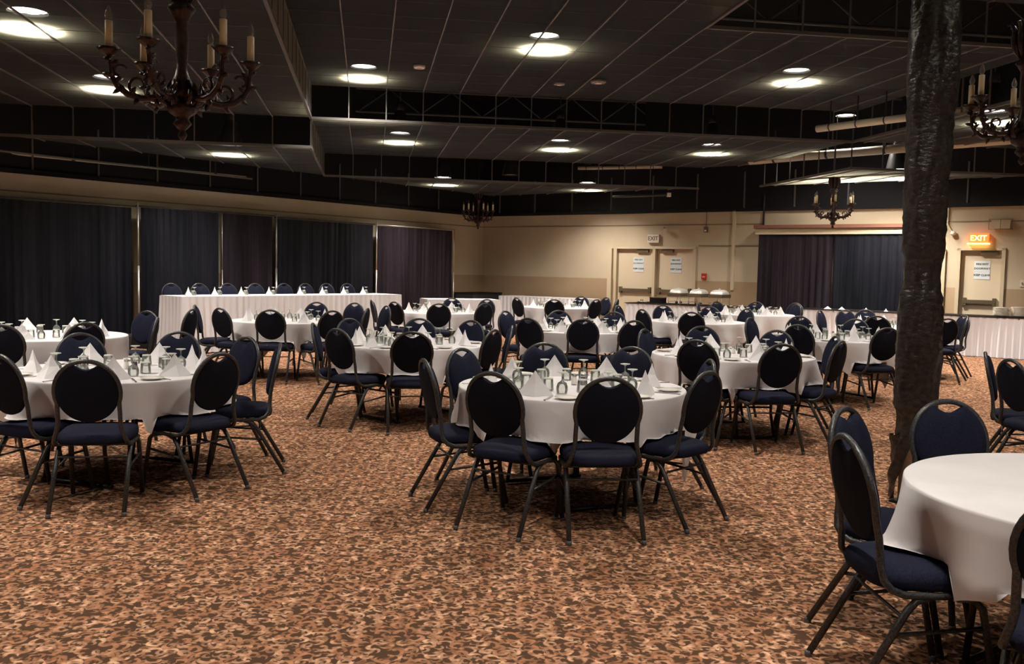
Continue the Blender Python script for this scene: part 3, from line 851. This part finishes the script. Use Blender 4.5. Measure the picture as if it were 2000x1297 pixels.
def slot_names(center, pts):
    """a direction word for each point round a table, as the camera sees it, each word once"""
    view = math.atan2(center[1], center[0])         # away from the camera
    rel = []
    for p in pts:
        a = math.degrees(math.atan2(p[1] - center[1], p[0] - center[0]) - view) + 90
        rel.append(a)
    pairs = sorted((abs((a - s + 180) % 360 - 180), i, j) for i, a in enumerate(rel) for j, (nm, s) in enumerate(SLOTS))
    res = {}; taken = set()
    for d, i, j in pairs:
        if i in res or j in taken: continue
        res[i] = SLOTS[j][0]; taken.add(j)
    return [res.get(i, 'near') for i in range(len(pts))]

RT = .76
def make_round_table():
    o = thing('round_table', '', 'table')
    MB().lathe([(.01, ZTAB - .03), (.74, ZTAB - .03), (.752, ZTAB - .022), (.752, ZTAB - .008), (.745, ZTAB - .003), (.01, ZTAB - .003)], 48).build('tabletop', MT['tabletop'], o)
    for sx in (-1, 1):
        for sy in (-1, 1):
            MB().tube([(sx * .42, sy * .24, ZTAB - .03), (sx * .42, sy * .24, .25), (sx * .42, sy * .28, .02)], .014, 8).build('leg', MT['tableleg'], o)
        m = MB(); m.tube([(sx * .42, -.24, .30), (sx * .42, .24, .30)], .010, 6)
        m.tube([(sx * .42, 0, .3), (sx * .1, 0, ZTAB - .04)], .009, 6); MB().tube([(sx * .42, -.3, .02), (sx * .42, .3, .02)], .014, 8).build('foot_bar', MT['tableleg'], o)
        m.build('leg_brace', MT['tableleg'], o)
    m = MB(); m.box((0, 0, ZTAB - .045), (.9, .05, .03)); m.build('apron_rail', MT['tableleg'], o)
    return o
RTAB = make_round_table(); rt_used = [False]

def cloth_mesh(rot, seats, rnd, half=1.04):
    nphi = 144; rows = []
    ph = [rnd.uniform(0, 6.28) for _ in range(5)]
    def z_top(): return ZTAB + .003
    for rr in (.002, .25, .5, .68, .74, .757, .762):
        rows.append([(rr * math.cos(2 * math.pi * k / nphi), rr * math.sin(2 * math.pi * k / nphi), z_top() - (.004 if rr > .76 else (.0008 if rr > .75 else 0))) for k in range(nphi)])
    NT = 14
    for i in range(1, NT + 1):
        row = []
        for k in range(nphi):
            a = 2 * math.pi * k / nphi; al = a - rot
            q = max(abs(math.cos(al)), abs(math.sin(al)))
            drop = half / q - RT
            drop = (drop if drop < .35 else .35 + (drop - .35) * .97) * (1 - .06 * math.sin(3 * a + ph[0]) ** 2)
            l = drop * (i / NT) ** 1.5
            # angle distance to the nearest corner of the square cloth
            dc = ((al - math.pi / 4) % (math.pi / 2)); dc = min(dc, math.pi / 2 - dc)
            tt = min(1, l / .25)
            flute = .075 * math.exp(-(dc / .16) ** 2) - .055 * math.exp(-((dc - .33) / .15) ** 2) + .02 * math.exp(-((dc - .6) / .12) ** 2)
            flute += .014 * math.sin(11 * a + ph[1]) + .009 * math.sin(19 * a + ph[2])
            r = RT + .003 + .007 * min(1, l / .05) + flute * tt * (.6 + .9 * min(l, .3) / .6) - .14 * max(0, l - .25)
            z = z_top() - .006 - l * .985
            z = max(z, .012)
            x, y = r * math.cos(a), r * math.sin(a)
            for (cx, cy, fx, fy) in seats:
                dx, dy = x - cx, y - cy
                along = dx * fx + dy * fy; side = dx * -fy + dy * fx
                if abs(along) < .245 and abs(side) < .245:
                    lim = .512
                    if z < lim:
                        z = lim - .0 + .004 * math.sin(k)
                        # spare cloth slides out along the cushion
                        ex = min(.05, (lim - (z_top() - l)) * .3)
                        x -= fx * ex * .6; y -= fy * ex * .6
            row.append((x, y, z))
        rows.append(row)
    return MB().grid(rows, True, True)

# --------------------------------------------------------- tableware masters
def napkin_master():
    o = MB()
    A, B, F, D, Z = (-.118, .01, 0), (.118, .01, 0), (.0, -.06, 0), (0, .08, 0), (.0, .012, .155)
    def mid(p, q, k, off): return tuple(p[i] + (q[i] - p[i]) * k + off[i] for i in range(3))
    f1 = mid(F, Z, .5, (0, .012, 0)); a1 = mid(A, Z, .5, (.006, 0, .0)); b1 = mid(B, Z, .5, (-.006, 0, 0)); d1 = mid(D, Z, .5, (0, -.008, 0))
    o.add([A, F, B, D, a1, f1, b1, d1, Z], [(0, 1, 5, 4), (1, 2, 6, 5), (2, 3, 7, 6), (3, 0, 4, 7), (4, 5, 8), (5, 6, 8), (6, 7, 8), (7, 4, 8), (3, 2, 1, 0)])
    return o.mesh('folded_napkin', MT['napkin'])
NAP = napkin_master()
def goblet_mesh():  # stemmed goblet standing upside down: rim on the cloth, foot on top
    return MB().open_lathe([(.031, .0), (.036, .022), (.036, .045), (.028, .068), (.010, .080), (.0045, .088), (.0045, .120), (.010, .128)], 18).mesh('upturned_goblet', MT['glass'])
GFOOT = MB().open_lathe([(.010, .128), (.034, .134), (.034, .138), (.0, .139)], 18).mesh('glass_foot', MT['glassfoot'])
TBASE = MB().open_lathe([(.031, .073), (.030, .082), (.0, .083)], 16).mesh('glass_base', MT['glassfoot'])
GOB = goblet_mesh()
def tumbler_mesh():
    return MB().open_lathe([(.036, .0), (.034, .03), (.031, .075)], 16).mesh('upturned_tumbler', MT['glass'])
TUM = tumbler_mesh()
PLT = MB().lathe([(.045, 0), (.05, .004), (.076, .013), (.078, .0155), (.05, .008), (.01, .007)], 28).mesh('side_plate', MT['china'])
KNF = MB().box((0, -.05, .003), (.012, .10, .004)).box((0, .045, .003), (.016, .10, .003)).mesh('butter_knife', MT['steel'])
FRK = MB().box((0, -.04, .003), (.008, .11, .003)).box((0, .035, .003), (.020, .03, .003)).box((-.008, .065, .003), (.003, .035, .003)).box((0, .065, .003), (.003, .035, .003)).box((.008, .065, .003), (.003, .035, .003)).mesh('dinner_fork', MT['steel'])
def put(name, mesh, loc, rz, label, cat, group):
    o = bpy.data.objects.new(name, mesh); col.objects.link(o); o.location = loc; o.rotation_euler = (0, 0, rz)
    for base_mesh, part, part_mesh in ((GOB, 'glass_foot', GFOOT), (TUM, 'glass_base', TBASE)):
        if mesh is base_mesh:
            q = bpy.data.objects.new(part, part_mesh); col.objects.link(q); q.parent = o
    return tag(o, label, cat, group)
def make_shaker(kind):
    o = thing(kind + '_shaker', '', 'shaker')
    MB().lathe([(.018, 0), (.020, .01), (.016, .05), (.015, .055)], 12).build('shaker_body', MT['china'] if kind == 'salt' else MT['pepper'], o)
    MB().lathe([(.0165, .055), (.0165, .066), (.008, .075), (0, .076)], 12).build('shaker_cap', MT['steel'], o)
    return o
SALT, PEP = make_shaker('salt'), make_shaker('pepper'); sp_used = [False]

CUSTOM = {'C': [-117, -75, -38, 10, 60, 99, 136, -165], 'L': [-115, -71, -30, 20, 84, 135, -160, 50],
          'M': [-158, -125, -75, -9, 35, 84, 125, -195]}
NEARSET = ('C', 'L', 'M', 'R', 'R2', 'M2')
for key, (cen, tops, desc, adj, rot) in TB.items():
    rnd = random.Random(sum(ord(q) * 7 for q in key))
    t = RTAB if not rt_used[0] else copy_tree(RTAB); rt_used[0] = True
    t.location = (cen[0], cen[1], 0); t.rotation_euler = (0, 0, R(rot * 3 + 20))
    tag(t, 'dark legged round folding table under the cloth, the ' + desc, 'table', 'round banquet tables')
    names = slot_names(cen, tops); seats = []
    for nm, p in zip(names, tops):
        f = Vector(cen) - Vector(p)
        ang = math.atan2(f.y, f.x) + R(rnd.uniform(-5, 5))
        f = Vector((math.cos(ang), math.sin(ang)))
        c, pos, f = place_chair(p, f, 'navy round-back chair on the %s side of the %s' % (nm, desc), 'navy round-back banquet chairs')
        seats.append((pos.x - cen[0], pos.y - cen[1], f.x, f.y))
    cl = cloth_mesh(R(rot), seats, rnd).build('tablecloth', MT['cloth'], None, (cen[0], cen[1], 0))
    tag(cl, 'white square tablecloth draped over the ' + desc, 'tablecloth', 'white tablecloths on the round tables')
    if key in ('N', 'W'): continue
    view = math.degrees(math.atan2(cen[1], cen[0]))
    angs = CUSTOM.get(key, [view - 90 + 22 + 45 * k + rnd.uniform(-5, 5) for k in range(8)])
    pts = [(cen[0] + math.cos(R(a)), cen[1] + math.sin(R(a))) for a in angs]
    nn = slot_names(cen, pts)
    for a, nm in zip(angs, nn):
        zt = ZTAB + .0035
        def at(r, da): return (cen[0] + r * math.cos(R(a + da)), cen[1] + r * math.sin(R(a + da)), zt)
        put('folded_napkin', NAP, at(.575, 0), R(a + 90 + rnd.uniform(-25, 25)), 'white pyramid napkin at the %s place of the %s' % (nm, desc), 'napkin', 'white folded napkins on the round tables')
        put('upturned_goblet', GOB, at(.42, 15), 0, 'upturned stemmed glass at the %s place of the %s' % (nm, desc), 'glass', 'upturned goblets')
        put('upturned_tumbler', TUM, at(.31, -6), 0, 'upturned tumbler at the %s place of the %s' % (nm, desc), 'glass', 'upturned tumblers')
        if key in NEARSET:
            put('side_plate', PLT, at(.655, 21), 0, 'small white plate at the %s place of the %s' % (nm, desc), 'plate', 'white side plates')
            put('butter_knife', KNF, at(.655, 11), R(a + 101), 'steel knife at the %s place of the %s' % (nm, desc), 'knife', 'table knives')
            put('dinner_fork', FRK, at(.645, -13), R(a + 79), 'steel fork at the %s place of the %s' % (nm, desc), 'fork', 'table forks')
    if key in NEARSET:
        for kind, m, dx in (('salt', SALT, -.03), ('pepper', PEP, .03)):
            s_ = copy_tree(m) if sp_used[0] else m
            s_.location = (cen[0] + dx + .05, cen[1] + .05, ZTAB + .0035)
            tag(s_, '%s %s shaker in the middle of the %s' % ('white' if kind == 'salt' else 'dark', kind, desc), 'shaker', kind + ' shakers')
        sp_used[0] = True
# a stray chair turned to the left behind the far left table
place_chair((-3.98, 11.35), (-1, .1), 'navy chair turned away to the left, between far left and head table', 'navy round-back banquet chairs')

# ------------------------------------------------------------------ skirted tables
def pleats(path, z0, z1, m, name, parent, amp=.030, wl=.12, closed=False, flare=.03):
    """path: plan points in order, outside to the right of travel"""
    pts = []; 
    for i in range(len(path) - 1):
        a, b = Vector(path[i]), Vector(path[i + 1]); L = (b - a).length; n = max(2, int(L / (wl / 5)))
        d = (b - a) / L; nn = Vector((d.y, -d.x))
        for k in range(n + (1 if i == len(path) - 2 else 0)): pts.append((a + d * L * k / n, nn))
    rnd = random.Random(int(abs(path[0][0] * 100)) + 3); rows = []
    jit = [rnd.uniform(.4, 1.2) for _ in range(len(pts) // 5 + 3)]; ph = rnd.uniform(0, 6)
    NZ = 9
    for i in range(NZ + 1):
        t = i / NZ; row = []
        for k, (p, nn) in enumerate(pts):
            A = amp * (.35 + .9 * t) * jit[k // 5]
            off = A * math.sin(k * 2 * math.pi / 5 + ph + .8 * math.sin(k * .07) + .5 * t * math.sin(k * .11)) + .5 * amp * t * math.sin(k * .19 + 2) + flare * t * t
            q = p + nn * (off + .01)
            row.append((q.x, q.y, z1 + (z0 - z1) * t))
        rows.append(row)
    return MB().grid(rows).build(name, m, parent)
def skirted(label, a, b, depth, ztop, zfloor, nleg=0, topmat='cloth', group='white skirted long tables', overhang=.0):
    """a->b front edge, seen from the room with a on the left; the table body lies behind it"""
    a, b = Vector(a), Vector(b); d = (b - a).normalized(); back = Vector((-d.y, d.x))
    if back.y < 0: back = -back
    o = thing('skirted_table', label, 'table', ((a.x + b.x) / 2, (a.y + b.y) / 2, 0), 0, group)
    org = (a + b) / 2
    def loc(p): return (p.x - org.x, p.y - org.y)
    P_ = [loc(a), loc(b), loc(b + back * depth), loc(a + back * depth)]
    MB().prism(P_, ztop - .03, ztop).build('tabletop', MT[topmat], o)
    # skirt on the left end, the front and the right end (outside lies to the right of travel)
    path = [loc(a + back * depth), loc(a), loc(b), loc(b + back * depth)]
    pleats(path, zfloor + .01, ztop - .004, MT['skirt'], 'skirt', o)
    if topmat == 'blackcloth':
        q = [loc(a - back * .03 - d * .03), loc(b - back * .03 + d * .03), loc(b + back * depth + d * .03), loc(a + back * depth - d * .03)]
        MB().prism(q, ztop, ztop + .012).build('black_table_cover', MT['blackcloth'], o)
    L = (b - a).length
    for k, (s_, t_) in enumerate(((.15, .12), (L - .15, .12), (.15, depth - .12), (L - .15, depth - .12))):
        p = loc(a + d * s_ + back * t_)
        MB().tube([(p[0], p[1], ztop - .03), (p[0], p[1], zfloor)], .014, 8).build('leg', MT['tableleg'], o)
    return o, a, b, d, back
ZR = .20
HA, HB = (-5.42, 15.02), (-2.26, 18.46)
hd, a, b, d, back = skirted('long white skirted head table on a low riser before the left drapes', HA, HB, .76, .95, 0.0)
# the riser stands behind the skirt line
A_ = Vector(HA) + back * .80; B_ = Vector(HB) + back * .80
rs = MB().prism([A_ + d * .06, B_ - d * .06, B_ - d * .06 + back * 1.5, A_ - d * .3 + back * 1.5], 0.0, ZR - .012)
tag(rs.build('stage_riser', MT['riser']), 'low dark stage riser under the head table', 'riser')
face = -back
for k, (x, y) in enumerate(((-6.17, 16.5), (-5.8, 16.9), (-5.41, 17.33), (-5.01, 17.76), (-4.57, 18.24), (-4.23, 18.61), (-3.88, 18.99), (-3.52, 19.38))):
    ordn = ['leftmost', 'second from left', 'third from left', 'fourth from left', 'fourth from right', 'third from right', 'second from right', 'rightmost'][k]
    p = Vector((x, y)); 
    place_chair((p.x, p.y), face, 'navy chair behind the head table, %s in the row' % ordn, 'navy round-back banquet chairs', ZR - .012)
ordn9 = ['leftmost', 'second from left', 'third from left', 'fourth from left', 'fourth from right', 'third from right', 'second from right', 'rightmost']
for k, (x, y) in enumerate(((-5.48, 15.48), (-5.15, 15.84), (-4.8, 16.21), (-4.42, 16.63), (-3.97, 17.12), (-3.63, 17.49), (-3.29, 17.85), (-2.97, 18.2))):
    put('folded_napkin', NAP, (x, y, .951), AL + .9, 'white pyramid napkin on the head table, %s in the row' % ordn9[k], 'napkin', 'napkins on the head table')
    g_ = Vector((x, y)) + d * .16 + back * .12
    put('upturned_goblet', GOB, (g_.x, g_.y, .951), 0, 'upturned glass on the head table, %s in the row' % ordn9[k], 'glass', 'upturned goblets')
    g_ = Vector((x, y)) + d * .10 + back * .05
    put('upturned_tumbler', TUM, (g_.x, g_.y, .951), 0, 'upturned tumbler on the head table, %s in the row' % ordn9[k], 'glass', 'upturned tumblers')
def WS(s, t): p = W(s, t); return (p.x, p.y)
skirted('short white skirted table at the right end of the plum drape', (-1.95, 20.95), (-.30, 21.5), .76, .77, 0)
skirted('white skirted table against the tan wall left of the double door', WS(1.35, 1.0), WS(4.1, 1.0), .7, .77, 0)
bf, *_ = skirted('white skirted buffet table carrying the chafing dishes', WS(5.90, 2.19), WS(9.3, 2.17), .76, .77, 0, topmat='blackcloth')
bf2, *_ = skirted('long white skirted buffet table in front of the right drape and exit door', WS(9.65, 1.30), WS(16.5, 1.55), .76, .77, 0, topmat='blackcloth')

# chafing dishes
def make_chafer():
    o = thing('chafing_dish', '', 'chafing dish')
    fr_ = MB()
    for sx in (-1, 1):
        for sy in (-1, 1): fr_.tube([(sx * .27, sy * .16, .27), (sx * .27, sy * .16, 0)], .008, 6)
    for sy in (-1, 1): fr_.tube([(-.27, sy * .16, .07), (.27, sy * .16, .07)], .006, 6)
    fr_.build('stand', MT['silver'], o)
    MB().box((0, 0, .25), (.60, .36, .09)).build('water_pan', MT['brass'], o)
    rows = []
    for i in range(9):
        t = i / 8 * math.pi / 2; sc = math.cos(t) ** .6 if i < 8 else .02; z = .295 + .12 * math.sin(t)
        ring = []
        for k in range(28):
            a = 2 * math.pi * k / 28; c_, s_ = math.cos(a), math.sin(a)
            ring.append((math.copysign(abs(c_) ** .5, c_) * .295 * sc, math.copysign(abs(s_) ** .5, s_) * .175 * sc, z))
        rows.append(ring)
    ld = MB().grid(rows, True, True).build('lid', MT['silver'], o)
    MB().tube([(-.05, 0, .41), (-.04, 0, .435), (.04, 0, .435), (.05, 0, .41)], .007, 6).build('lid_handle', MT['silver'], ld)
    fc = MB()
    for sx in (-1, 1): fc.lathe([(.035, .02), (.035, .07), (.02, .075)], 12, (sx * .13, 0, 0))
    fc.build('fuel_can', MT['steel'], o)
    return o
cf = make_chafer()
for k, (s_, t_, lab) in enumerate(((7.03, 1.78, 'left one of three steel chafing dishes on the buffet'), (7.52, 1.78, 'middle one of three steel chafing dishes on the buffet'), (8.01, 1.78, 'right one of three steel chafing dishes on the buffet'))):
    c_ = cf if k == 0 else copy_tree(cf)
    c_.location = W(s_, t_, .782); c_.rotation_euler = (0, 0, RZ + math.pi / 2); c_.scale = (.85, .9, .85); tag(c_, lab, 'chafing dish', 'chafing dishes on the buffet')
o = thing('serving_crate', 'dark box left of the chafing dishes on the buffet', 'box', W(6.52, 1.8, .782), RZ)
MB().box((0, 0, .06), (.30, .25, .12)).build('crate_body', MT['blackcloth'], o); MB().box((0, 0, .128), (.32, .27, .015)).build('crate_rim', MT['tabletop'], o)
tag(MB().lathe([(.12, 0), (.14, .01), (.15, .03), (.1, .035), (0, .034)], 20).build('serving_tray', MT['steel'], None, W(6.2, 1.9, .782)), 'small low steel tray at the left end of the buffet', 'tray')
put('upturned_tumbler', TUM, W(6.05, 1.7, .782), 0, 'single clear tumbler at the left end of the buffet', 'glass', 'upturned tumblers')
# two stacks of dinner plates, each plate a thing
BIGPL = MB().lathe([(.09, 0), (.095, .004), (.145, .016), (.148, .020), (.095, .010), (.01, .009)], 28).mesh('dinner_plate', MT['china'])
for n_, (s_, t_, cnt, wd_) in enumerate(((13.50, 1.24, 11, 'left'), (13.80, 1.20, 12, 'right'))):
    for k in range(cnt):
        pos = 'topmost' if k == cnt - 1 else ('bottom' if k == 0 else None)
        lab = ('white dinner plate, the %s one in the %s plate stack' % (pos, wd_)) if pos else 'white dinner plate inside the %s stack on the right buffet' % wd_
        put('dinner_plate', BIGPL, W(s_, t_, .795 + k * .0145), 0, lab, 'plate', 'inner plates of the %s stack' % wd_ if not pos else 'stacked dinner plates')
# little white items on the right buffet
for k, (s_, lab) in enumerate(((10.15, 'leftmost'), (10.45, 'second from left'), (10.95, 'third from left'), (11.35, 'rightmost'))):
    rn = put('rolled_napkin', NAP, W(s_, 1.0, .782), .3 * k, 'small white napkin on the right buffet before the drape, %s of four' % lab, 'napkin', 'napkins on the right buffet'); rn.scale = (.7, .6, .4)

# ------------------------------------------------------------------ pipe and drape
def drape(s0, t0, s1, t1, z1, mat_key, label, amp=.035, wl=.16, seed=1):
    a, b = W(s0, t0), W(s1, t1); v = b - a; L = v.length; dr = v / L; nn = Vector((-dr.y, dr.x, 0))
    rnd = random.Random(seed); n = int(L / .022); rows = []
    k1, k2, k3 = rnd.uniform(0, 6), rnd.uniform(0, 6), rnd.uniform(0, 6)
    for i in range(9):
        t = i / 8; row = []
        for k in range(n + 1):
            x = L * k / n; tt = .35 + .65 * t
            off = amp * tt * (math.sin(x * 2 * math.pi / wl + k1 + 1.5 * math.sin(x * 1.9 + k2)) * (.6 + .4 * math.sin(x * 3.1 + k3)) + .35 * math.sin(x * 2 * math.pi / (wl * .43) + k2))
            off += amp * .25 * t * math.sin(x * 7 + 3 * t)
            p = a + dr * x + nn * off
            row.append((p.x, p.y, z1 + (.02 - z1) * t))
        rows.append(row)
    o = MB().grid(rows).build('curtain', MT[mat_key])
    return tag(o, label, 'drape', 'black pipe and drape panels')
TD = .42
drape(TD, 16.5, TD, 11.2, 2.50, 'drape', 'black drape left of the first silver pole, at the left photo edge', seed=1)
drape(TD, 11.02, TD, 9.3, 2.52, 'drape', 'black drape right of the first silver pole', seed=2)
drape(TD, 9.2, TD, 7.93, 2.52, 'drape_plum', 'dark brownish drape left of the second silver pole', amp=.045, seed=3)
drape(TD, 7.80, TD, 4.88, 2.49, 'drape', 'black drape between the second and third silver poles', seed=4)
drape(TD, 4.76, TD, 1.88, 2.48, 'drape_plum', 'plum black drape ending near the far corner', amp=.045, seed=5)
drape(8.3, .30, 10.0, .30, 2.42, 'drape_plum', 'left panel of the drape under the cream box beam', seed=6, amp=.03)
drape(10.02, .30, 11.62, .30, 2.42, 'drape', 'right panel of the drape beside the wrapped column', seed=7, amp=.03)
def pole(s_, t_, z, label, r=.022):
    o = thing('drape_pole', label, 'pole', W(s_, t_, 0), 0, 'silver upright poles of the drapes')
    MB().tube([(0, 0, .01), (0, 0, z * .55)], r, 10).build('lower_tube', MT['chrome'], o)
    MB().tube([(0, 0, z * .55), (0, 0, z)], r * .8, 10).build('upper_tube', MT['chrome'], o)
    MB().box((0, 0, .005), (.4, .4, .01), AL).build('base_plate', MT['steel'], o)
pole(TD + .06, 11.11, 2.6, 'first silver drape pole from the left')
pole(TD + .06, 7.87, 2.58, 'second silver drape pole from the left')
pole(TD + .06, 4.82, 2.56, 'third silver drape pole from the left')
pole(TD + .06, 9.25, 2.5, 'thin pole glinting behind the head table between two drapes', .010)
pole(TD + .03, 1.84, 2.52, 'silver pole at the far end of the plum drape', .016)
for k, (t0, t1, z) in enumerate(((16.5, 11.11, 2.53), (11.11, 7.87, 2.54), (7.87, 4.82, 2.51), (4.82, 1.84, 2.505))):
    a, b = W(TD, t0, z), W(TD, t1, z)
    tag(MB().tube([a, b], .014, 8).build('drape_crossbar', MT['shade'] if k < 3 else MT['chrome']), '%s crossbar carrying the left wall drapes, %s from the left' % ('dark' if k < 3 else 'bright', ['first', 'second', 'third', 'fourth'][k]), 'crossbar', 'drape crossbars')
tag(MB().tube([W(8.3, .3, 2.44), W(11.62, .3, 2.44)], .016, 8).build('drape_crossbar', MT['shade']), 'dark crossbar under the cream box beam', 'crossbar', 'drape crossbars')
# grey case in the far corner
o = thing('road_case', 'low dark grey case in the far corner behind the short skirted table', 'case', W(.55, .9, 0), RZ)
MB().box((0, 0, .40), (.7, 1.3, .80)).build('case_body', MT['riser'], o); MB().box((0, 0, .815), (.72, 1.32, .03)).build('case_lid', MT['blackcloth'], o)
